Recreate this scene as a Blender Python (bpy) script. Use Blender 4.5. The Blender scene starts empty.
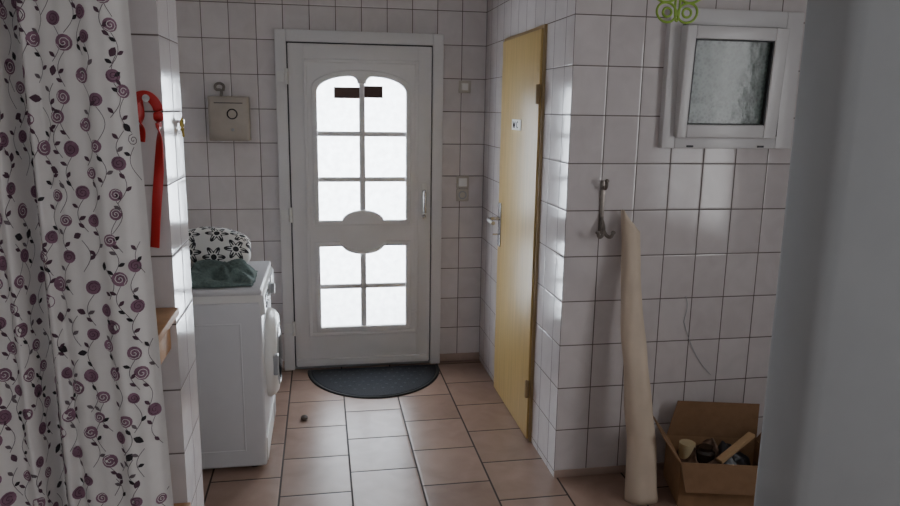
import bpy, bmesh, math, random, bisect
from mathutils import Vector, Matrix, noise
random.seed(7)
C=bpy.context.scene.collection

# ---------------------------------------------------------------- materials
def newmat(name):
    m=bpy.data.materials.new(name); m.use_nodes=True
    return m, m.node_tree, m.node_tree.nodes["Principled BSDF"]
def pmat(name,col,rough=.5,metal=0,var=.06,scale=12,bump=0.0,spec=.5,stretch=None):
    m,nt,b=newmat(name)
    g=nt.nodes.new("ShaderNodeNewGeometry"); n=nt.nodes.new("ShaderNodeTexNoise")
    n.inputs["Scale"].default_value=scale; n.inputs["Detail"].default_value=4
    if stretch:
        st=nt.nodes.new("ShaderNodeVectorMath"); st.operation='MULTIPLY'; st.inputs[1].default_value=stretch
        nt.links.new(g.outputs["Position"],st.inputs[0]); nt.links.new(st.outputs[0],n.inputs["Vector"])
    else: nt.links.new(g.outputs["Position"],n.inputs["Vector"])
    r=nt.nodes.new("ShaderNodeMapRange"); r.inputs[3].default_value=1-var; r.inputs[4].default_value=1+var
    r.inputs[1].default_value=.25; r.inputs[2].default_value=.75
    nt.links.new(n.outputs["Fac"],r.inputs[0])
    mx=nt.nodes.new("ShaderNodeVectorMath"); mx.operation='SCALE'; mx.inputs[0].default_value=col[:3]
    nt.links.new(r.outputs[0],mx.inputs["Scale"]); nt.links.new(mx.outputs[0],b.inputs["Base Color"])
    b.inputs["Roughness"].default_value=rough; b.inputs["Metallic"].default_value=metal
    b.inputs["Specular IOR Level"].default_value=spec
    if bump:
        bp=nt.nodes.new("ShaderNodeBump"); bp.inputs["Strength"].default_value=bump; bp.inputs["Distance"].default_value=.01
        nt.links.new(n.outputs["Fac"],bp.inputs["Height"]); nt.links.new(bp.outputs[0],b.inputs["Normal"])
    return m
class NB:
    def __init__(s,nt): s.nt=nt
    def m(s,op,a,b=None,c=None):
        n=s.nt.nodes.new("ShaderNodeMath"); n.operation=op
        for i,v in enumerate((a,b,c)):
            if v is None: continue
            if isinstance(v,(int,float)): n.inputs[i].default_value=v
            else: s.nt.links.new(v,n.inputs[i])
        return n.outputs[0]
def tilemat(name,kind,tu,tv,ou,ov,grout,c1,c2,cg,rough,marb=9,brick=False,bumpn=.25):
    m,nt,b=newmat(name); B=NB(nt)
    g=nt.nodes.new("ShaderNodeNewGeometry")
    sp=nt.nodes.new("ShaderNodeSeparateXYZ"); nt.links.new(g.outputs["Position"],sp.inputs[0])
    sn=nt.nodes.new("ShaderNodeSeparateXYZ"); nt.links.new(g.outputs["True Normal"],sn.inputs[0])
    if kind=='wall':
        isx=B.m('GREATER_THAN',B.m('ABSOLUTE',sn.outputs[0]),.5)
        u=B.m('ADD',B.m('MULTIPLY',sp.outputs[0],B.m('SUBTRACT',1.0,isx)),B.m('MULTIPLY',sp.outputs[1],isx))
        v=sp.outputs[2]
    else:
        u=sp.outputs[0]; v=sp.outputs[1]
    U=B.m('DIVIDE',B.m('SUBTRACT',u,ou),tu); iu=B.m('FLOOR',U)
    V=B.m('DIVIDE',B.m('SUBTRACT',v,ov),tv)
    if brick: V=B.m('ADD',V,B.m('MULTIPLY',B.m('FLOORED_MODULO',iu,2.0),.5))
    iv=B.m('FLOOR',V); fu=B.m('SUBTRACT',U,iu); fv=B.m('SUBTRACT',V,iv)
    du=B.m('MULTIPLY',B.m('MINIMUM',fu,B.m('SUBTRACT',1.0,fu)),tu)
    dv=B.m('MULTIPLY',B.m('MINIMUM',fv,B.m('SUBTRACT',1.0,fv)),tv)
    d=B.m('MINIMUM',du,dv)
    mr=nt.nodes.new("ShaderNodeMapRange"); mr.inputs[1].default_value=grout*.5; mr.inputs[2].default_value=grout*.5+.0012
    nt.links.new(d,mr.inputs[0]); fac=mr.outputs[0]
    cv=nt.nodes.new("ShaderNodeCombineXYZ"); nt.links.new(iu,cv.inputs[0]); nt.links.new(iv,cv.inputs[1])
    wn=nt.nodes.new("ShaderNodeTexWhiteNoise"); wn.noise_dimensions='3D'; nt.links.new(cv.outputs[0],wn.inputs["Vector"])
    off=nt.nodes.new("ShaderNodeVectorMath"); off.operation='MULTIPLY_ADD'; off.inputs[1].default_value=(7,7,7)
    nt.links.new(wn.outputs["Color"],off.inputs[0]); nt.links.new(g.outputs["Position"],off.inputs[2])
    nz=nt.nodes.new("ShaderNodeTexNoise"); nz.inputs["Scale"].default_value=marb; nz.inputs["Detail"].default_value=6; nz.inputs["Distortion"].default_value=.8
    nt.links.new(off.outputs[0],nz.inputs["Vector"])
    mm=B.m('ADD',B.m('MULTIPLY',nz.outputs["Fac"],1.3),B.m('MULTIPLY',wn.outputs["Value"],.5)); mm=B.m('SUBTRACT',mm,.4)
    mx=nt.nodes.new("ShaderNodeMix"); mx.data_type='RGBA'; nt.links.new(mm,mx.inputs[0])
    mx.inputs[6].default_value=(*c1,1); mx.inputs[7].default_value=(*c2,1)
    m2=nt.nodes.new("ShaderNodeMix"); m2.data_type='RGBA'; nt.links.new(fac,m2.inputs[0])
    m2.inputs[6].default_value=(*cg,1); nt.links.new(mx.outputs[2],m2.inputs[7])
    nt.links.new(m2.outputs[2],b.inputs["Base Color"])
    rr=B.m('SUBTRACT',.85,B.m('MULTIPLY',fac,.85-rough)); nt.links.new(rr,b.inputs["Roughness"])
    mr2=nt.nodes.new("ShaderNodeMapRange"); mr2.inputs[1].default_value=0; mr2.inputs[2].default_value=grout+.004
    nt.links.new(d,mr2.inputs[0])
    n2=nt.nodes.new("ShaderNodeTexNoise"); n2.inputs["Scale"].default_value=14; n2.inputs["Detail"].default_value=1
    nt.links.new(off.outputs[0],n2.inputs["Vector"])
    hh=B.m('ADD',B.m('MULTIPLY',mr2.outputs[0],.6),B.m('MULTIPLY',n2.outputs["Fac"],bumpn))
    bp=nt.nodes.new("ShaderNodeBump"); bp.inputs["Strength"].default_value=.5; bp.inputs["Distance"].default_value=.003
    nt.links.new(hh,bp.inputs["Height"]); nt.links.new(bp.outputs[0],b.inputs["Normal"])
    return m

M_tile=tilemat("wall_tile",'wall',.153,.2,1.021,.03,.0032,(.73,.68,.68),(.61,.56,.56),(.13,.10,.09),.12,brick=False)
M_floor=tilemat("floor_tile",'floor',.31,.34,-.205,3.26,.007,(.37,.25,.195),(.225,.14,.108),(.045,.032,.028),.33,marb=7,brick=True,bumpn=.6)
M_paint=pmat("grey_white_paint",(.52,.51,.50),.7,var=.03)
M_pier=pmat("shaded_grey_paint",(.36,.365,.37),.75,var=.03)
M_ceil=pmat("ceiling_paint",(.68,.66,.64),.8,var=.02)
M_pvc=pmat("white_pvc",(.72,.705,.71),.3,var=.02)
M_pvc2=pmat("white_pvc_moulding",(.76,.745,.75),.3,var=.02)
M_gasket=pmat("dark_gasket",(.05,.05,.055),.6)
M_yellow=pmat("cream_yellow_lacquer",(.56,.39,.15),.40,var=.14,scale=1,stretch=(40,40,2.5))
M_yframe=pmat("beige_frame_lacquer",(.36,.25,.12),.4,var=.05)
M_chrome=pmat("brushed_metal",(.6,.6,.6),.25,metal=1)
M_bronze=pmat("aged_bronze",(.24,.21,.19),.35,metal=.8,var=.2,scale=60)
M_white=pmat("white_plastic",(.75,.74,.72),.3,var=.02)
M_switch=pmat("beige_switch_plastic",(.50,.46,.40),.35,var=.02)
M_label=pmat("white_label",(.9,.9,.86),.5)
M_black=pmat("black_rubber",(.012,.012,.013),.6)
M_enamel=pmat("washer_enamel",(.60,.595,.61),.3,var=.02)
M_greyp=pmat("grey_plastic",(.35,.36,.38),.35)
M_darkglass=pmat("dark_porthole_glass",(.03,.035,.04),.08)
M_card=pmat("cardboard",(.36,.21,.11),.8,var=.12,scale=25)
M_cardin=pmat("cardboard_inside",(.28,.16,.085),.85,var=.12,scale=25)
M_paper=pmat("cream_paper",(.64,.525,.41),.6,var=.08,scale=9,bump=.15)
M_wood=pmat("orange_wood",(.50,.27,.12),.5,var=.2,scale=20)
M_red=pmat("red_strap",(.55,.02,.02),.4)
M_towel=pmat("teal_grey_towel",(.12,.165,.15),.95,var=.25,scale=80,bump=.6)
M_green=pmat("lime_green",(.25,.40,.04),.5)
M_box=pmat("mailbox_metal",(.42,.37,.32),.42,metal=.3,var=.08)
M_mat=pmat("black_doormat_fibre",(.018,.02,.026),.95,var=.4,scale=150,bump=.5)
M_brown=pmat("brown_tape",(.10,.055,.045),.6)
M_curt=pmat("curtain_cloth",(.78,.745,.73),.9,var=.03,scale=30)
M_mauve=pmat("print_mauve",(.25,.13,.19),.9,var=.3,scale=60)
M_mauve2=pmat("print_dark_mauve",(.10,.05,.075),.9)
M_pblack=pmat("print_black",(.03,.025,.03),.9)
M_stem=pmat("print_stem_grey",(.17,.135,.15),.9)

def glassmat(name,tr,tl,mix,scale=25,bump=.3,lo=.7,a0=.35,a1=.65,voro=False):
    m=bpy.data.materials.new(name); m.use_nodes=True; nt=m.node_tree; nt.nodes.clear()
    o=nt.nodes.new("ShaderNodeOutputMaterial"); t=nt.nodes.new("ShaderNodeBsdfTransparent"); l=nt.nodes.new("ShaderNodeBsdfTranslucent")
    gl=nt.nodes.new("ShaderNodeBsdfGlossy"); gl.inputs["Roughness"].default_value=.15
    n=nt.nodes.new("ShaderNodeTexNoise"); n.inputs["Scale"].default_value=scale; n.inputs["Detail"].default_value=6
    g=nt.nodes.new("ShaderNodeNewGeometry"); nt.links.new(g.outputs["Position"],n.inputs["Vector"])
    fac=n.outputs["Fac"]
    if voro:
        v=nt.nodes.new("ShaderNodeTexVoronoi"); v.inputs["Scale"].default_value=75; nt.links.new(g.outputs["Position"],v.inputs["Vector"])
        ma=nt.nodes.new("ShaderNodeMath"); ma.operation='MULTIPLY_ADD'; ma.inputs[1].default_value=.45; nt.links.new(v.outputs["Distance"],ma.inputs[0])
        mb_=nt.nodes.new("ShaderNodeMath"); mb_.operation='MULTIPLY'; mb_.inputs[1].default_value=.6; nt.links.new(n.outputs["Fac"],mb_.inputs[0]); nt.links.new(mb_.outputs[0],ma.inputs[2])
        fac=ma.outputs[0]
    r=nt.nodes.new("ShaderNodeValToRGB"); nt.links.new(fac,r.inputs[0])
    r.color_ramp.elements[0].position=a0; r.color_ramp.elements[1].position=a1
    r.color_ramp.elements[0].color=(*[c*lo for c in tl],1); r.color_ramp.elements[1].color=(*tl,1)
    nt.links.new(r.outputs[0],l.inputs[0]); t.inputs[0].default_value=(*tr,1)
    bp=nt.nodes.new("ShaderNodeBump"); bp.inputs["Strength"].default_value=bump; bp.inputs["Distance"].default_value=.004
    nt.links.new(n.outputs["Fac"],bp.inputs["Height"]); nt.links.new(bp.outputs[0],gl.inputs["Normal"])
    a=nt.nodes.new("ShaderNodeMixShader"); a.inputs[0].default_value=mix; nt.links.new(t.outputs[0],a.inputs[1]); nt.links.new(l.outputs[0],a.inputs[2])
    b=nt.nodes.new("ShaderNodeMixShader"); b.inputs[0].default_value=.06; nt.links.new(a.outputs[0],b.inputs[1]); nt.links.new(gl.outputs[0],b.inputs[2])
    nt.links.new(b.outputs[0],o.inputs[0]); return m
M_glass=glassmat("obscured_door_glass",(.9,.95,1),(.9,.93,.95),.45,lo=.8)
M_wglass=glassmat("frosted_window_glass",(.02,.024,.022),(.19,.215,.20),.92,scale=22,lo=.35,a0=.30,a1=.62,voro=True)

# ---------------------------------------------------------------- helpers
def link(o,parent=None):
    C.objects.link(o)
    if parent: o.parent=parent
    return o
def grp(name,loc=(0,0,0),rz=0):
    e=bpy.data.objects.new(name,None); e.location=loc; e.rotation_euler=(0,0,rz); e.empty_display_size=.1; C.objects.link(e); return e
def mk(name,verts,faces,mats,parent=None,smooth=False,fm=None):
    me=bpy.data.meshes.new(name); me.from_pydata([tuple(v) for v in verts],[],faces)
    for m in (mats if isinstance(mats,(list,tuple)) else [mats]): me.materials.append(m)
    if fm: 
        for p,i in zip(me.polygons,fm): p.material_index=i
    if smooth: 
        for p in me.polygons: p.use_smooth=True
    me.update(); o=bpy.data.objects.new(name,me); return link(o,parent)
def boxes(name,bl,mat,parent=None,bevel=0):
    v=[];f=[]
    for (x0,x1,y0,y1,z0,z1) in bl:
        b=len(v)
        v+=[(x0,y0,z0),(x1,y0,z0),(x1,y1,z0),(x0,y1,z0),(x0,y0,z1),(x1,y0,z1),(x1,y1,z1),(x0,y1,z1)]
        f+=[tuple(b+i for i in q) for q in ((3,2,1,0),(4,5,6,7),(0,1,5,4),(1,2,6,5),(2,3,7,6),(3,0,4,7))]
    o=mk(name,v,f,mat,parent)
    if bevel:
        md=o.modifiers.new("bevel",'BEVEL'); md.width=bevel; md.segments=3; md.limit_method='ANGLE'
        for p in o.data.polygons: p.use_smooth=True
    return o
def box(name,x0,x1,y0,y1,z0,z1,mat,parent=None,bevel=0): return boxes(name,[(x0,x1,y0,y1,z0,z1)],mat,parent,bevel)
def lathe(name,prof,mat,parent=None,n=32,axis='Z',loc=(0,0,0),smooth=True):
    v=[];f=[]
    for r,z in prof:
        for i in range(n):
            a=2*math.pi*i/n; v.append((r*math.cos(a),r*math.sin(a),z))
    for k in range(len(prof)-1):
        for i in range(n):
            j=(i+1)%n; f.append((k*n+i,k*n+j,(k+1)*n+j,(k+1)*n+i))
    f.append(tuple(range(n))[::-1]); f.append(tuple((len(prof)-1)*n+i for i in range(n)))
    R={'Z':Matrix(),'X':Matrix.Rotation(math.pi/2,4,'Y'),'Y':Matrix.Rotation(math.pi/2,4,'X')}[axis]
    v=[(R@Vector(p))+Vector(loc) for p in v]
    o=mk(name,v,f,mat,parent,smooth=False)
    for p in o.data.polygons:
        if smooth and len(p.vertices)==4: p.use_smooth=True
    md=o.modifiers.new("es",'EDGE_SPLIT'); md.split_angle=math.radians(40)
    return o
def tube(name,pts,r,mat,parent=None,cyclic=False,smooth=True,res=3):
    cu=bpy.data.curves.new(name,'CURVE'); cu.dimensions='3D'; cu.bevel_depth=r; cu.bevel_resolution=res
    lst=pts if isinstance(pts[0][0],(tuple,list,Vector)) else [pts]
    for P in lst:
        if smooth:
            s=cu.splines.new('BEZIER'); s.bezier_points.add(len(P)-1)
            for b,p in zip(s.bezier_points,P): b.co=p; b.handle_left_type=b.handle_right_type='AUTO'
        else:
            s=cu.splines.new('POLY'); s.points.add(len(P)-1)
            for b,p in zip(s.points,P): b.co=(*p,1)
        s.use_cyclic_u=cyclic
    cu.use_fill_caps=True
    cu.materials.append(mat)
    o=bpy.data.objects.new(name,cu); link(o)
    dg=bpy.context.evaluated_depsgraph_get(); me=bpy.data.meshes.new_from_object(o.evaluated_get(dg))
    bpy.data.objects.remove(o); bpy.data.curves.remove(cu)
    for p in me.polygons: p.use_smooth=True
    return link(bpy.data.objects.new(name,me),parent)
def plate(name,loops,y,thick,bev,mat,parent=None):
    cu=bpy.data.curves.new(name,'CURVE'); cu.dimensions='2D'; cu.fill_mode='BOTH'; cu.extrude=thick/2-bev; cu.bevel_depth=bev; cu.bevel_resolution=3; cu.offset=-bev
    for P in loops:
        s=cu.splines.new('POLY'); s.points.add(len(P)-1); s.use_cyclic_u=True
        for b,p in zip(s.points,P): b.co=(p[0],p[1],0,1)
    cu.materials.append(mat)
    o=bpy.data.objects.new(name,cu); link(o); dg=bpy.context.evaluated_depsgraph_get()
    me=bpy.data.meshes.new_from_object(o.evaluated_get(dg)); bpy.data.objects.remove(o); bpy.data.curves.remove(cu)
    me.transform(Matrix.Translation((0,y,0))@Matrix.Rotation(math.pi/2,4,'X'))
    return link(bpy.data.objects.new(name,me),parent)

D=4.511; F=2.907; RX=1.021; CH=2.55
# ---------------------------------------------------------------- room shell
box("floor",-1.2,2.8,-1.5,4.75,-.1,0,M_floor)
boxes("ceiling",[(-1.2,2.8,-1.5,F+.12,CH,CH+.1),(-1.2,RX+.1,F+.12,4.75,CH,CH+.1)],M_ceil)
boxes("wall_back",[(-1.1,-.252,D,D+.2,0,CH),(.746,RX+.1,D,D+.2,0,CH),(-.252,.746,D,D+.2,2.088,CH)],M_tile)
box("wall_left",-1.1,-1.0,-1.4,D,0,CH,M_paint)
boxes("wall_right",[(RX,RX+.1,F+.1,3.27,0,CH),(RX,RX+.1,4.02,D,0,CH),(RX,RX+.1,3.27,4.02,2.03,CH)],M_tile)
wx0,wx1,wz0,wz1=1.445,1.985,1.53,2.03
boxes("wall_window",[(RX,wx0,F,F+.1,0,CH),(wx1,2.7,F,F+.1,0,CH),(wx0,wx1,F,F+.1,0,wz0),(wx0,wx1,F,F+.1,wz1,CH)],M_tile)
boxes("wall_side",[(2.6,2.7,-1.4,.35,0,CH),(2.6,2.7,1.55,F,0,CH),(2.6,2.7,.35,1.55,0,.8),(2.6,2.7,.35,1.55,2.15,CH)],M_paint)
boxes("wall_rear",[(-1.0,-.3,-1.4,-1.3,0,CH),(1.1,2.6,-1.4,-1.3,0,CH),(-.3,1.1,-1.4,-1.3,0,.9),(-.3,1.1,-1.4,-1.3,2.1,CH)],M_paint)
boxes("wall_partition",[(-1.0,-.418,2.10,2.37,0,CH)],M_tile)
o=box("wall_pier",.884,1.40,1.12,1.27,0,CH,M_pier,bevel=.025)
boxes("baseboard_window",[(RX,2.6,F-.008,F,0,.035)],pmat("skirting_tile",(.42,.31,.26),.4),bevel=.002)
boxes("baseboard_back",[(.75,RX,D-.01,D,0,.05),(-1,-.255,D-.01,D,0,.05)],bpy.data.materials["skirting_tile"],bevel=.002)
def simplewin(name,axis,a0,a1,z0,z1,p):
    w=.05
    L=[(a0,a0+w,z0,z1),(a1-w,a1,z0,z1),(a0,a1,z0,z0+w),(a0,a1,z1-w,z1),((a0+a1)/2-w/2,(a0+a1)/2+w/2,z0,z1)]
    bl=[((p,p+.06,a,b,c,d) if axis=='x' else (a,b,p,p+.06,c,d)) for a,b,c,d in L]
    return boxes(name,bl,M_pvc)
simplewin("window_2",'x',.35,1.55,.8,2.15,2.62)
simplewin("rear_fill_window",'y',-.3,1.1,.9,2.1,-1.38)  # unseen window behind the camera, added as an opening for the rear fill

# ---------------------------------------------------------------- entrance door
d=grp("door_1")
boxes("frame",[(-.252,-.187,D-.05,D+.06,0,2.088),(.681,.746,D-.05,D+.06,0,2.088),(-.187,.681,D-.05,D+.06,2.02,2.088)],M_pvc,d,bevel=.004)
boxes("gasket",[(-.19,-.178,D-.034,D+.01,.02,2.024),(.672,.684,D-.034,D+.01,.02,2.024),(-.19,.684,D-.034,D+.01,2.010,2.024)],M_gasket,d)
px0,px1,pz0,pz1=-.092,.592,.225,1.925
boxes("leaf",[(-.179,px0+.01,D-.06,D+.02,.03,2.011),(px1-.01,.673,D-.06,D+.02,.03,2.011),(px0,px1,D-.06,D+.02,.03,pz0+.01),(px0,px1,D-.06,D+.02,pz1-.01,2.011)],M_pvc,d,bevel=.005)
def arc(cx,cz,rx,rz,a0,a1,n=16): return [(cx+rx*math.cos(math.radians(a0+(a1-a0)*i/n)),cz+rz*math.sin(math.radians(a0+(a1-a0)*i/n))) for i in range(n+1)]
gx0,gx1=-.015,.515; gc=.25
# arched head made of two panes, each with its own rounded inner corner at the glazing bar
rl_=arc(gc+.065,1.735,.20,.092,0,90,12)+arc(gc+.065,1.787,.040,.040,90,180,6)[1:]
ll_=[(2*gc-x,z) for x,z in reversed(rl_)]
up=[(gx0,.965)]+arc(gc,.955,.13,.072,172,8)+[(gx1,.965)]+rl_+ll_
up_out=[(gx0,.965),(gx1,.965),(gx1,1.735)]+arc(gc,1.735,.265,.098,0,180)[1:]
dn=[(gx0,.285),(gx1,.285),(gx1,.80)]+arc(gc,.812,.13,.062,-8,-172)+[(gx0,.80)]
rect=lambda a,b,c,e:[(a,c),(b,c),(b,e),(a,e)]
plate("moulded_panel",[rect(px0,px1,pz0,pz1),up,dn],D-.05,.03,.004,M_pvc2,d)
def inset(P,k,cx,cz,kz=None):
    kz=kz or k
    return [(cx+(x-cx)*k,cz+(z-cz)*kz) for x,z in P]
plate("upper_moulding",[inset(up_out,1.12,gc,1.38,1.075),up],D-.064,.026,.007,M_pvc2,d)
plate("lower_moulding",[inset(dn,1.12,gc,.545,1.12),dn],D-.064,.026,.009,M_pvc2,d)
plate("panel_border",[rect(px0,px1,pz0,pz1),rect(px0+.02,px1-.02,pz0+.02,pz1-.02)],D-.064,.016,.006,M_pvc2,d)
mb=[(gc-.018,gc+.018,D-.064,D-.035,1.0,1.80),(gc-.018,gc+.018,D-.064,D-.035,.27,.78)]
for z in (1.49,1.215): mb.append((gx0-.01,gx1+.01,D-.062,D-.036,z-.015,z+.015))
mb.append((gx0-.01,gx1+.01,D-.062,D-.036,.529,.559))
boxes("glazing_bars",mb,M_pvc2,d,bevel=.005)
box("glass",px0+.03,px1-.03,D-.032,D-.026,pz0+.03,pz1-.03,M_glass,d)
boxes("paper_strip",[(.085,.235,D-.070,D-.0665,1.70,1.765),(.265,.375,D-.070,D-.0665,1.705,1.775)],M_brown,d)
boxes("lock_plate",[(.612,.646,D-.068,D-.058,.96,1.19)],M_white,d,bevel=.004)
tube("handle",[(.629,D-.06,1.14),(.629,D-.10,1.14),(.629,D-.108,1.12),(.629,D-.108,1.01)],.011,M_chrome,d)
lathe("lock_cylinder",[(.012,0),(.012,.012),(.008,.014)],M_chrome,d,n=20,axis='Y',loc=(.629,D-.066,.985))
for k,z in enumerate((.28,1.0,1.82)):
    lathe("hinge_%d"%k,[(.010,-.045),(.012,-.043),(.012,.043),(.010,.045)],M_white,d,n=16,loc=(-.187,D-.065,z))
    box("hinge_leaf_%d"%k,-.245,-.19,D-.056,D-.05,z-.03,z+.03,M_white,d,bevel=.002)
box("threshold",-.187,.681,D-.03,D+.2,0,.03,M_greyp,d,bevel=.003)
box("weather_bar",-.17,.665,D-.075,D-.055,.03,.075,M_pvc,d,bevel=.004)

# ---------------------------------------------------------------- WC door
w=grp("door_2")
y0,y1=3.27,4.02
boxes("frame",[(RX-.012,RX+.1,y0,y0+.03,0,2.03),(RX-.012,RX+.1,y1-.03,y1,0,2.03),(RX-.012,RX+.1,y0+.03,y1-.03,2.0,2.03)],M_yframe,w,bevel=.003)
box("leaf",RX-.022,RX+.02,y0+.018,y1-.018,.008,2.012,M_yellow,w,bevel=.004)
boxes("sign",[(RX-.026,RX-.0215,3.575,3.745,1.545,1.60)],M_label,w,bevel=.001)
zz=1.5725; X=RX-.0268; k=1.3
def zp(y,z): return (X,3.66+(y)*k,zz+z*k)
tube("sign_letters",[[zp(.045,.012),zp(.037,-.012),zp(.029,.006),zp(.021,-.012),zp(.013,.012)],[zp(-.028,.009),zp(-.022,.012),zp(-.012,.008),zp(-.011,-.008),zp(-.022,-.012),zp(-.028,-.009)]],.0018,M_pblack,w,smooth=False)
box("handle_plate",RX-.03,RX-.021,3.925,3.975,.88,1.13,M_chrome,w,bevel=.004)
tube("lever_handle",[(RX-.03,3.95,1.04),(RX-.08,3.95,1.04),(RX-.092,3.94,1.04),(RX-.092,3.83,1.032)],.011,M_chrome,w)
tube("key",[(RX-.03,3.95,.95),(RX-.065,3.95,.95)],.005,M_chrome,w)
for k,z in enumerate((.28,1.72)):
    lathe("hinge_%d"%k,[(.009,-.045),(.011,-.04),(.011,.04),(.009,.045)],M_yframe,w,n=16,loc=(RX-.03,y0+.012,z))

# ---------------------------------------------------------------- small window
g=grp("window_1")
fx0,fx1,fz0,fz1=1.418,2.022,1.498,2.068
boxes("frame",[(fx0,1.475,F-.035,F+.06,fz0,fz1),(1.945,fx1,F-.035,F+.06,fz0,fz1),(1.475,1.945,F-.035,F+.06,fz0,1.55),(1.475,1.945,F-.035,F+.06,2.0,fz1)],M_pvc,g,bevel=.004)
boxes("gasket",[(1.473,1.480,F-.036,F+.03,1.55,2.0),(1.930,1.947,F-.036,F+.03,1.55,2.0),(1.475,1.945,F-.036,F+.03,1.985,2.002)],M_gasket,g)
s=grp("sash_pivot",(0,F-.035,1.545)); s.parent=g; s.rotation_euler=(math.radians(3.2),0,0)
sx0,sx1,sh=1.468,1.925,.452
boxes("sash",[(sx0,sx0+.042,-.03,.03,0,sh),(sx1-.060,sx1,-.03,.03,0,sh),(sx0+.042,sx1-.060,-.03,.03,0,.055),(sx0+.042,sx1-.060,-.03,.03,sh-.052,sh)],M_pvc,s,bevel=.005)
boxes("bead",[(sx0+.040,sx0+.048,-.025,.02,.05,sh-.045),(sx1-.066,sx1-.058,-.025,.02,.05,sh-.045),(sx0+.040,sx1-.058,-.025,.02,.05,.058),(sx0+.040,sx1-.058,-.025,.02,sh-.057,sh-.049)],M_gasket,s)
box("frosted_glass",sx0+.042,sx1-.060,-.004,.004,.055,sh-.052,M_wglass,s)
boxes("drain_caps",[(1.53,1.56,F-.038,F-.034,1.503,1.511),(1.86,1.89,F-.038,F-.034,1.503,1.511)],M_gasket,g)

# ---------------------------------------------------------------- wall fittings
g=grp("wall_socket"); box("plate",.845,.925,D-.014,D,1.07,1.15,M_switch,g,bevel=.004)
lathe("well",[(.026,0),(.026,.004),(.019,.003),(.019,-.004)],M_greyp,g,n=28,axis='Y',loc=(.885,D-.013,1.11))
boxes("switch_plate",[(.845,.925,D-.014,D,1.152,1.232)],M_switch,g,bevel=.004); boxes("rocker",[(.858,.912,D-.020,D-.01,1.165,1.219)],M_white,g,bevel=.003)
g=grp("light_switch"); box("plate",.85,.925,D-.014,D,1.745,1.82,M_switch,g,bevel=.004); box("rocker",.866,.909,D-.020,D-.01,1.761,1.804,M_white,g,bevel=.003)
g=grp("mailbox")
box("body",-.635,-.405,D-.09,D,1.445,1.70,M_box,g,bevel=.006)
box("door_panel",-.625,-.415,D-.096,D-.088,1.455,1.69,M_box,g,bevel=.003)
tube("ring",[( -.50+.027*math.cos(a*math.pi/6),D-.10,1.60+.027*math.sin(a*math.pi/6)) for a in range(12)],.0035,M_pblack,g,cyclic=True)
lathe("lock",[(.009,0),(.009,.01),(.006,.012)],M_greyp,g,n=16,axis='Y',loc=(-.5,D-.095,1.51))
tube("hook_knob",[(-.565,D-.04,1.70),(-.565,D-.04,1.735),(-.59,D-.05,1.74),(-.59,D-.05,1.765),(-.55,D-.05,1.765),(-.55,D-.05,1.73)],.008,M_bronze,g)
box("slot",-.60,-.44,D-.099,D-.095,1.66,1.665,M_gasket,g)
g=grp("coat_hook")
box("backplate",1.168,1.190,F-.008,F,1.13,1.36,M_bronze,g,bevel=.003)
tube("prongs",[[(1.179,F-.008,1.20),(1.179,F-.04,1.15),(1.155,F-.06,1.125),(1.143,F-.065,1.143)],[(1.179,F-.008,1.20),(1.179,F-.04,1.15),(1.20,F-.06,1.125),(1.212,F-.065,1.143)],
 [(1.179,F-.008,1.33),(1.179,F-.035,1.33),(1.179,F-.045,1.36)]],.0075,M_bronze,g)
for k,p in enumerate([(1.143,F-.065,1.145),(1.212,F-.065,1.145),(1.179,F-.046,1.362)]):
    lathe("tip_%d"%k,[(.004,-.008),(.010,-.003),(.010,.003),(.004,.008)],M_bronze,g,n=12,loc=p)

# ---------------------------------------------------------------- half-round mat
def halfmat(cx,yb,a,b,z0,z1):
    n=40
    pts=[(cx-a*math.cos(math.pi*i/n),yb-b*math.sin(math.pi*i/n)) for i in range(n+1)]
    v=[(x,y,z0) for x,y in pts]+[(x,y,z1) for x,y in inset(pts,.985,cx,yb-.15)]
    N=n+1; f=[tuple(range(N)),tuple(range(2*N-1,N-1,-1))]
    for i in range(N): j=(i+1)%N; f.append((j,i,N+i,N+j))
    return v,f
g=grp("door_mat")
v,f=halfmat(.31,4.43,.42,.50,0,.010); mk("rubber_base",v,f,M_black,g)
v,f=halfmat(.31,4.41,.395,.47,.010,.014); mk("fibre_field",v,f,M_mat,g)
sp=[]
for i in range(-6,7):
    for j in range(7):
        x=.31+i*.055+(.0275 if j%2 else 0); y=4.36-j*.06
        if ((x-.31)/.36)**2+((4.4-y)/.42)**2<.9: sp.append((x-.007,x+.007,y-.007,y+.007,.014,.0150))
boxes("studs",sp,pmat("mat_blue_grey",(.04,.045,.055),.85),g)

# ---------------------------------------------------------------- washing machine
g=grp("washing_machine")
X0,X1,Y0,Y1=-.87,-.272,3.17,3.77
box("cabinet",X0,X1,Y0,Y1,.02,.80,M_enamel,g,bevel=.012)
box("worktop",X0-.005,X1+.005,Y0-.004,Y1+.004,.832,.862,M_enamel,g,bevel=.01)
pf=[(X0,.80),(X0,.835),(X1-.005,.835),(X1+.012,.828),(X1+.016,.745),(X1-.01,.735),(X1-.01,.80)]
vv=[(x,Y0+.002,z) for x,z in pf]+[(x,Y1-.002,z) for x,z in pf]; n=len(pf)
ff=[tuple(range(n)),tuple(range(2*n-1,n-1,-1))]+[((i+1)%n,i,n+i,n+(i+1)%n) for i in range(n)]
mk("control_panel",vv,ff,M_white,g)
lathe("programme_dial",[(.034,0),(.034,.006),(.027,.008),(.025,.026),(.02,.028)],M_greyp,g,axis='X',loc=(X1+.014,3.47,.787))
box("detergent_drawer",X1+.012,X1+.02,3.56,3.74,.752,.825,M_enamel,g,bevel=.003)
box("display",X1+.013,X1+.018,3.25,3.38,.775,.81,M_darkglass,g,bevel=.002)
for i in range(4): box("button_%d"%i,X1+.013,X1+.02,3.245+i*.035,3.265+i*.035,.755,.767,M_greyp,g,bevel=.002)
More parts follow.
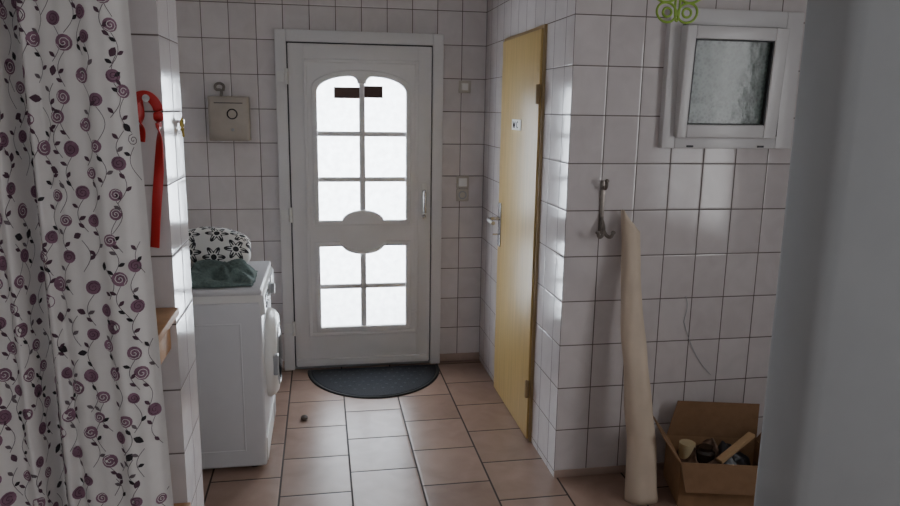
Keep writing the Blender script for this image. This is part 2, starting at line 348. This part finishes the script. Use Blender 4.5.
cy,cz=3.47,.47
lathe("door_rim",[(.215,0),(.217,.012),(.205,.035),(.185,.05),(.16,.052),(.15,.04)],M_white,g,n=48,axis='X',loc=(X1,cy,cz))
lathe("door_ring",[(.158,.04),(.160,.052),(.150,.058),(.145,.05)],M_greyp,g,n=48,axis='X',loc=(X1,cy,cz))
lathe("porthole",[(.147,.045),(.145,.055),(.11,.062),(.05,.066),(.001,.067)],M_darkglass,g,n=48,axis='X',loc=(X1,cy,cz))
box("door_handle",X1+.035,X1+.06,cy-.205,cy-.165,cz-.05,cz+.05,M_greyp,g,bevel=.008)
box("kick_panel",X1-.004,X1+.006,Y0+.02,Y1-.02,.04,.15,M_white,g,bevel=.003)
box("filter_flap",X1+.004,X1+.009,3.62,3.73,.05,.14,M_enamel,g,bevel=.002)
for i,(x,y) in enumerate([(X0+.06,Y0+.06),(X1-.06,Y0+.06),(X0+.06,Y1-.06),(X1-.06,Y1-.06)]):
    lathe("foot_%d"%i,[(.022,0),(.022,.012),(.012,.014),(.012,.03)],M_black,g,n=16,loc=(x,y,0))
boxes("side_rib",[(X0+.06,X1-.09,Y0-.003,Y0+.002,.70,.706),(X0+.06,X1-.09,Y0-.003,Y0+.002,.10,.106),(X1-.096,X1-.09,Y0-.003,Y0+.002,.10,.706)],M_enamel,g,bevel=.001)

def heap(name,x0,x1,y0,y1,zb,h,mat,seed,nx=60,ny=44):
    v=[];f=[]
    for j in range(ny+1):
        for i in range(nx+1):
            a=i/nx; b=j/ny
            e=min(1,5*min(a,1-a))*min(1,5*min(b,1-b)); e=e**.5
            x=x0+(x1-x0)*a; y=y0+(y1-y0)*b
            n1=noise.noise(Vector((x*7+seed,y*7,seed)))
            rd=1-abs(noise.noise(Vector((x*13+y*6,y*10+seed,seed))))*2.2
            dx=.02*noise.noise(Vector((a*4,b*4,seed+5)))*e; dy=.02*noise.noise(Vector((a*4,b*4,seed+9)))*e
            ed=.015*noise.noise(Vector((a*5,b*5,seed+2)))
            v.append((x+dx+ed,y+dy+ed,zb+.003+h*e*max(.08,.35+.7*n1+.30*rd)))
    for j in range(ny):
        for i in range(nx): k=j*(nx+1)+i; f.append((k,k+1,k+nx+2,k+nx+1))
    o=mk(name,v,f,mat,None,True); md=o.modifiers.new("s",'SOLIDIFY'); md.thickness=.004; md.offset=1
    return o
heap("towel",-.635,-.31,3.20,3.50,.863,.085,M_towel,3.1)
heap("cleaning_cloth",-.79,-.675,3.36,3.50,.863,.07,pmat("orange_cloth",(.45,.15,.06),.8,var=.4,scale=40),8.3)
lathe("spray_bottle",[(.001,0),(.028,0),(.030,.004),(.030,.09),(.012,.12),(.012,.135),(.014,.137),(.014,.155),(.001,.156)],pmat("brown_bottle",(.20,.08,.04),.3),None,n=24,loc=(-.655,3.545,.863))

# patterned bag
def bagsurf(u,v):
    a=u*2*math.pi; b=(v-.5)*math.pi
    def sp(x,p): return math.copysign(abs(x)**p,x)
    x=.20*sp(math.cos(b),.45)*sp(math.cos(a),.5); y=.075*sp(math.cos(b),.45)*sp(math.sin(a),.7); z=.093*sp(math.sin(b),.7)
    k=1+.06*noise.noise(Vector((x*12,y*12,z*12)))
    z+=.012*math.cos(x*14)
    return Vector((x*k,y*k,max(z*k,-.088)))
n1,n2=64,32; v=[];f=[]
for j in range(n2+1):
    for i in range(n1): v.append(bagsurf(i/n1,j/n2))
for j in range(n2):
    for i in range(n1): k=(i+1)%n1; f.append((j*n1+i,j*n1+k,(j+1)*n1+k,(j+1)*n1+i))
bag=mk("patterned_bag",v,f,[pmat("bag_cloth",(.72,.72,.70),.8)],None,True)
m=bag.data.materials[0]; nt=m.node_tree; b=nt.nodes["Principled BSDF"]; B=NB(nt)
tc=nt.nodes.new("ShaderNodeTexCoord"); vo=nt.nodes.new("ShaderNodeTexVoronoi"); vo.inputs["Scale"].default_value=9.5; vo.inputs["Randomness"].default_value=.6; vo.voronoi_dimensions='2D'
rm=nt.nodes.new("ShaderNodeSeparateXYZ"); nt.links.new(tc.outputs["Object"],rm.inputs[0])
cm=nt.nodes.new("ShaderNodeCombineXYZ"); nt.links.new(rm.outputs[0],cm.inputs[0]); nt.links.new(B.m('ADD',rm.outputs[2],B.m('MULTIPLY',rm.outputs[1],.8)),cm.inputs[1])
nt.links.new(cm.outputs[0],vo.inputs["Vector"])
sb=nt.nodes.new("ShaderNodeVectorMath"); sb.operation='SUBTRACT'; nt.links.new(cm.outputs[0],sb.inputs[0]); nt.links.new(vo.outputs["Position"],sb.inputs[1])
sx=nt.nodes.new("ShaderNodeSeparateXYZ"); nt.links.new(sb.outputs[0],sx.inputs[0])
ang=B.m('ARCTAN2',sx.outputs[1],sx.outputs[0]); pet=B.m('ADD',.40,B.m('MULTIPLY',B.m('COSINE',B.m('MULTIPLY',ang,6.0)),.13))
ds=vo.outputs["Distance"]
inner=B.m('LESS_THAN',ds,pet)
rays=B.m('GREATER_THAN',B.m('COSINE',B.m('MULTIPLY',ang,12.0)),.1)
ringm=B.m('MULTIPLY',inner,B.m('GREATER_THAN',B.m('ADD',ds,.10),pet))
core=B.m('LESS_THAN',ds,.13)
blk=B.m('MAXIMUM',B.m('MAXIMUM',core,ringm),B.m('MULTIPLY',inner,B.m('MULTIPLY',rays,B.m('GREATER_THAN',ds,.2))))
mx=nt.nodes.new("ShaderNodeMix"); mx.data_type='RGBA'; nt.links.new(blk,mx.inputs[0]); mx.inputs[6].default_value=(.74,.73,.70,1); mx.inputs[7].default_value=(.025,.025,.03,1)
nt.links.new(mx.outputs[2],b.inputs["Base Color"])
bag.location=(-.555,3.665,.863+.0895); bag.rotation_euler=(0,0,math.radians(-4))

# ---------------------------------------------------------------- curtain with printed flowers
cx0,cx1,cz0,cz1=-.98,-.333,.03,2.42
def CS(u,z,off=0):
    h=(z-cz0)/(cz1-cz0); t=.25+.75*(1-h)
    x=cx0+(cx1-cx0)*u - .048*h*max(0,u-.5)*2
    y=1.60+.010*math.sin(u*40+.5*math.sin(z*1.3))*t+.005*math.sin(u*83+1.2+z*.8)*t+.024*math.sin(u*10+2)
    y+= .065*math.exp(-((u-.585)/.028)**2) - .02*math.exp(-((u-.645)/.03)**2) - .03*math.exp(-((u-.53)/.025)**2)
    x+=.005*math.sin(u*60+z)*t*.5*math.sin(u*math.pi)
    return x,y
def CP(u,z,off=0):
    x,y=CS(u,z)
    if off:
        xa,ya=CS(u-.002,z); xb,yb=CS(u+.002,z); tx,ty=xb-xa,yb-ya; l=math.hypot(tx,ty) or 1
        x+=off*ty/l; y-=off*tx/l
    return (x,y,z)
cur=grp("curtain")
nu,nz=300,60; v=[];f=[]
for j in range(nz+1):
    for i in range(nu+1): v.append(CP(i/nu,cz0+(cz1-cz0)*j/nz))
for j in range(nz):
    for i in range(nu): k=j*(nu+1)+i; f.append((k,k+1,k+nu+2,k+nu+1))
mk("cloth",v,f,M_curt,cur,True)
pv=[];pf_=[];pm=[]
AL=[0.0]; NS=600
for i in range(NS):
    a=CS(i/NS,1.3); b_=CS((i+1)/NS,1.3); AL.append(AL[-1]+math.hypot(b_[0]-a[0],b_[1]-a[1]))
LT=AL[-1]
def s2u(s):
    s=min(max(s,0),LT-1e-6); i=bisect.bisect_right(AL,s)-1
    return (i+(s-AL[i])/(AL[i+1]-AL[i]))/NS
def addpoly(pts,mi,off=.0012):
    cx=sum(p[0] for p in pts)/len(pts); cz=sum(p[1] for p in pts)/len(pts)
    if not(.018<cx<LT-.018) or not(cz0+.02<cz<cz1-.02): return
    b=len(pv); pv.append(CP(s2u(cx),cz,off))
    for p in pts: pv.append(CP(s2u(p[0]),p[1],off))
    n=len(pts)
    for i in range(n): pf_.append((b,b+1+i,b+1+(i+1)%n)); pm.append(mi)
def ell(u,z,ra,rb,ang,mi,off=.0012,n=12):
    P=[]
    for i in range(n):
        a=2*math.pi*i/n; px=ra*math.cos(a); pz=rb*math.sin(a)
        P.append((u+(px*math.cos(ang)-pz*math.sin(ang)), z+px*math.sin(ang)+pz*math.cos(ang)))
    addpoly(P,mi,off)
def leaf(u,z,l,w,ang,mi,off=.0015):
    P=[]
    for px,pz in ((0,0),(.25,.7),(.55,1),(.8,.6),(1,0),(.8,-.6),(.55,-1),(.25,-.7)):
        x=px*l; y=pz*w
        P.append((u+x*math.cos(ang)-y*math.sin(ang), z+x*math.sin(ang)+y*math.cos(ang)))
    addpoly(P,mi,off)
def stroke(P,w,mi,off=.0010):
    for (a,b_),(c,e) in zip(P,P[1:]):
        dx,dz=(c-a),e-b_; l=math.hypot(dx,dz) or 1; nx,nz_=-dz/l*w,dx/l*w
        if not(.004<a<LT-.004 and .004<c<LT-.004 and cz0<b_<cz1 and cz0<e<cz1): continue
        k=len(pv)
        for (p,q,s_) in ((a,b_,1),(c,e,1),(c,e,-1),(a,b_,-1)): pv.append(CP(s2u(p+s_*nx),q+s_*nz_,off))
        pf_.append((k,k+1,k+2,k+3)); pm.append(mi)
row=0; z=cz0+.02
while z<cz1+.05:
    uu=(.0 if row%2 else .034)
    while uu<LT:
        u=uu+random.uniform(-.010,.010); zc=z+random.uniform(-.014,.014)
        s_=random.choice((-1,1)); r=random.uniform(.0125,.0172)
        kind=random.random()
        P=[]; a0=random.uniform(-.5,.5)
        for i in range(9):
            t=i/8; P.append((u+s_*(.014*math.sin(t*3.4)+a0*.02*t), zc-r-.068*t))
        stroke(P,.0007,3)
        if kind<.80:
            ell(u,zc,r,r*.95,random.random()*3,0,.0014,14)
            Q=[(u+(r*(.86)*math.cos(i*.8+zc*9)*(1-i/15)), zc+r*(.86)*math.sin(i*.8+zc*9)*(1-i/15)) for i in range(15)]
            stroke(Q,.0007,4 if random.random()<.5 else 1,.0021)
        else:
            leaf(u,zc,r*1.5,r*.5,random.random()*6,random.choice((1,2)))
        for q in (2,5,7):
            pu,pz=P[q]; sg=1 if q%4==1 else -1
            if random.random()<.7:
                leaf(pu,pz,.016,.0042,(.7 if sg>0 else math.pi-.7)+random.uniform(-.3,.3),random.choice((1,2,1,3)))
        uu+=.066+random.uniform(-.005,.005)
    z+=.049; row+=1
mk("flower_print",pv,pf_,[M_mauve,M_mauve2,M_pblack,M_stem,M_curt],cur,False,pm)
tube("curtain_rod",[(-1.0,1.60,2.44),(-.30,1.60,2.44)],.011,M_chrome,cur,smooth=False)
lathe("rod_end",[(.012,0),(.018,.01),(.018,.02),(.008,.03)],M_chrome,cur,n=16,axis='X',loc=(-.30,1.60,2.44))

g=grp("wooden_shelf")
for i,z in enumerate((.45,1.06)):
    box("board_%d"%i,-.98,-.408,1.82,2.095,z,z+.022,M_wood,g,bevel=.002)
    box("bracket_%d"%i,-.455,-.435,1.86,2.095,z-.10,z,M_wood,g,bevel=.002)
boxes("leg",[(-.99,-.96,1.85,2.09,0,1.79)],M_wood,g)
g=grp("red_lanyard")
lathe("peg",[(.006,0),(.006,.03),(.010,.034),(.010,.04)],M_chrome,g,n=14,axis='Y',loc=(-.452,2.10,1.665))
def ribbon(name,P,wd,th,mat,parent):
    cu=bpy.data.curves.new(name,'CURVE'); cu.dimensions='3D'; cu.extrude=wd/2; cu.bevel_depth=th; cu.bevel_resolution=1; cu.twist_mode='Z_UP'
    s=cu.splines.new('BEZIER'); s.bezier_points.add(len(P)-1)
    for b,p in zip(s.bezier_points,P): b.co=p; b.handle_left_type=b.handle_right_type='AUTO'
    cu.materials.append(mat); o=bpy.data.objects.new(name,cu); link(o); dg=bpy.context.evaluated_depsgraph_get()
    me=bpy.data.meshes.new_from_object(o.evaluated_get(dg)); bpy.data.objects.remove(o)
    return link(bpy.data.objects.new(name,me),parent)
ribbon("strap",[(-.495,2.07,1.585),(-.492,2.07,1.64),(-.463,2.07,1.672),(-.432,2.07,1.655),(-.426,2.07,1.60),(-.432,2.075,1.49),(-.445,2.075,1.38),(-.458,2.078,1.26)],.022,.002,M_red,g)
ribbon("strap_short",[(-.475,2.075,1.66),(-.472,2.078,1.60),(-.475,2.08,1.55)],.022,.002,M_red,g)
g=grp("yellow_duster")
lathe("peg",[(.004,0),(.004,.015),(.007,.018)],M_chrome,g,n=12,axis='X',loc=(-.418,2.30,1.60))
ribbon("cloth",[(-.408,2.29,1.585),(-.406,2.30,1.605),(-.408,2.31,1.58),(-.405,2.305,1.555)],.010,.002,pmat("yellow_cloth",(.45,.33,.06),.8),g)

# ---------------------------------------------------------------- paper roll
def roll():
    A=Vector((1.335,2.665,.0)); Bp=Vector((1.292,2.862,1.19)); ax=(Bp-A).normalized(); sx=Vector((1,0,0)); sx=(sx-ax*sx.dot(ax)).normalized(); sy=ax.cross(sx)
    v=[];f=[]; n=72; turns=1.8; L=56
    for j in range(L+1):
        t=j/L; R=.076-.036*t**.9
        c=A.lerp(Bp,t)+sx*(.010*math.sin(t*6+.5)+.008*noise.noise(Vector((t*4,0,2))))
        for i in range(n+1):
            a=turns*2*math.pi*i/n+.7*t+2.2; r=R*(.66+.34*i/n)*(1+.16*noise.noise(Vector((math.cos(a)*1.5,math.sin(a)*1.5,t*7))))
            p=c+sx*r*1.08*math.cos(a)+sy*r*.68*math.sin(a)
            if j==0: p.z=.002
            p+=ax*(.05*math.cos(a-3.0))*max(0,(t-.9)*10)
            p.y=min(p.y,F-.004); v.append(p)
    for j in range(L):
        for i in range(n): k=j*(n+1)+i; f.append((k,k+1,k+n+2,k+n+1))
    o=mk("paper_roll",v,f,M_paper,None,True); md=o.modifiers.new("s",'SOLIDIFY'); md.thickness=.0015
roll()

# ---------------------------------------------------------------- cardboard box with junk
g=grp("cardboard_box",(1.695,2.675,0),math.radians(-14))
hw,hd,H,t=.20,.135,.20,.004
boxes("bottom",[(-hw,hw,-hd,hd,.001,.001+t)],M_card,g)
boxes("sides",[(-hw,hw,-hd,-hd+t,0,H),(-hw,hw,hd-t,hd,0,H),(-hw,-hw+t,-hd,hd,0,H),(hw-t,hw,-hd,hd,0,H)],M_card,g)
def flap(name,p0,p1,dirv,l,tp=.02):
    p0=Vector(p0);p1=Vector(p1);dv=Vector(dirv).normalized()*l; e=(p1-p0).normalized()*tp
    q=[p0,p1,p1+dv-e,p0+dv+e]; nrm=(p1-p0).cross(dv).normalized()*t
    v=q+[a+nrm for a in q]; mk(name,v,[(3,2,1,0),(4,5,6,7),(0,1,5,4),(1,2,6,5),(2,3,7,6),(3,0,4,7)],M_cardin,g)
flap("flap_back",(-hw,hd-.002,H),(hw,hd-.002,H),(.1,-.02,1),.17)
flap("flap_left",(-hw,hd,H),(-hw,-hd,H),(-.50,0,.70),.13)
flap("flap_front",(-hw,-hd,H),(hw,-hd,H),(0,-.30,-.9),.12)
flap("flap_right",(hw,-hd,H),(hw,hd,H),(.5,0,.9),.15)
lathe("jar",[(.001,0),(.04,0),(.04,.09),(.03,.10),(.03,.115),(.001,.115)],pmat("dark_jar",(.03,.02,.015),.2),g,loc=(-.06,.0,.10))
lathe("tin_can",[(.001,0),(.035,0),(.035,.11),(.001,.11)],pmat("cream_tin",(.6,.5,.3),.4),g,loc=(-.13,.04,.10))
o=heap("rag",-.17,.02,-.11,.11,.10,.14,pmat("brown_rag",(.16,.10,.07),.9,var=.6,scale=40),4.4); o.parent=g
o=heap("plastic_bag",-.02,.16,-.11,.11,.08,.13,pmat("black_bag",(.03,.03,.035),.35,var=.3),6.4); o.parent=g
o=box("wood_slat",-.11,.11,-.016,.016,-.008,.008,pmat("pale_slat",(.5,.32,.17),.6),g,bevel=.001); o.location=(.06,-.02,.225); o.rotation_euler=(0,math.radians(-20),math.radians(35))
g=grp("cable")
tube("wire",[[(1.60,F-.005,.72),(1.64,F-.006,.62),(1.70,F-.006,.52),(1.755,F-.006,.46)],[(1.60,F-.005,.72),(1.61,F-.006,.80),(1.60,F-.005,.84)]],.0014,M_greyp,g)

# hanging green ornament (butterfly outline)
g=grp("hanging_ornament")
ox,oy,oz=1.005,2.0,1.948
def oval(cx,cz,rx,rz,tilt):
    P=[]
    for i in range(14):
        a=2*math.pi*i/14; x=rx*math.cos(a); z=rz*math.sin(a)
        P.append((ox+cx+x*math.cos(tilt)-z*math.sin(tilt),oy,oz+cz+x*math.sin(tilt)+z*math.cos(tilt)))
    return P
L=[]
for s_ in (-1,1):
    L+=[oval(s_*.032,-.022,.030,.026,s_*.4),oval(s_*.030,-.022,.013,.012,0),oval(s_*.045,.045,.046,.036,s_*.6),oval(s_*.045,.045,.024,.018,s_*.6)]
L.append(oval(0,.0,.007,.045,0))
tube("filigree",L,.0036,M_green,g,cyclic=True,res=2)
tube("thread",[(ox,oy,oz+.04),(ox,oy,CH)],.0008,M_green,g,smooth=False)
lathe("door_stop",[(.012,0),(.018,.006),(.019,.016),(.012,.024),(.003,.026)],pmat("dark_rubber_stop",(.08,.06,.05),.6),None,n=20,loc=(-.115,3.70,0))

# ---------------------------------------------------------------- light
wd=bpy.data.worlds.new("daylight"); bpy.context.scene.world=wd; wd.use_nodes=True
bg=wd.node_tree.nodes["Background"]; bg.inputs[0].default_value=(.90,.95,1,1); bg.inputs[1].default_value=2.2
def area(name,loc,rot,sx,sy,pw,col):
    l=bpy.data.lights.new(name,'AREA'); l.shape='RECTANGLE'; l.size=sx; l.size_y=sy; l.energy=pw; l.color=col
    o=bpy.data.objects.new(name,l); o.location=loc; o.rotation_euler=rot; C.objects.link(o)
area("daylight_door",(.25,5.15,1.25),(math.radians(-90),0,0),1.3,2.2,175,(1,.99,.99))
area("daylight_side",(2.85,.95,1.5),(0,math.radians(90),0),1.3,1.2,18,(1,.98,.97))
area("rear_fill",(.4,-1.55,1.5),(math.radians(90),0,0),1.3,1.2,3.2,(1,.98,.97))  # added weak fill from behind the camera

# ---------------------------------------------------------------- camera
yaw,pitch,rl,fp=.1781,.1977,.0147,721.7
fw=Vector((math.sin(yaw)*math.cos(pitch),math.cos(yaw)*math.cos(pitch),-math.sin(pitch)))
r=Vector((math.cos(yaw),-math.sin(yaw),0)); u=r.cross(fw)
r2=r*math.cos(rl)+u*math.sin(rl); u2=-r*math.sin(rl)+u*math.cos(rl)
cd=bpy.data.cameras.new("camera"); cd.sensor_width=36; cd.lens=fp/900*36; cd.clip_start=.02
co=bpy.data.objects.new("camera",cd); C.objects.link(co)
Mx=Matrix((r2,u2,-fw)).transposed().to_4x4(); Mx.translation=(0,0,1.65); co.matrix_world=Mx
bpy.context.scene.camera=co
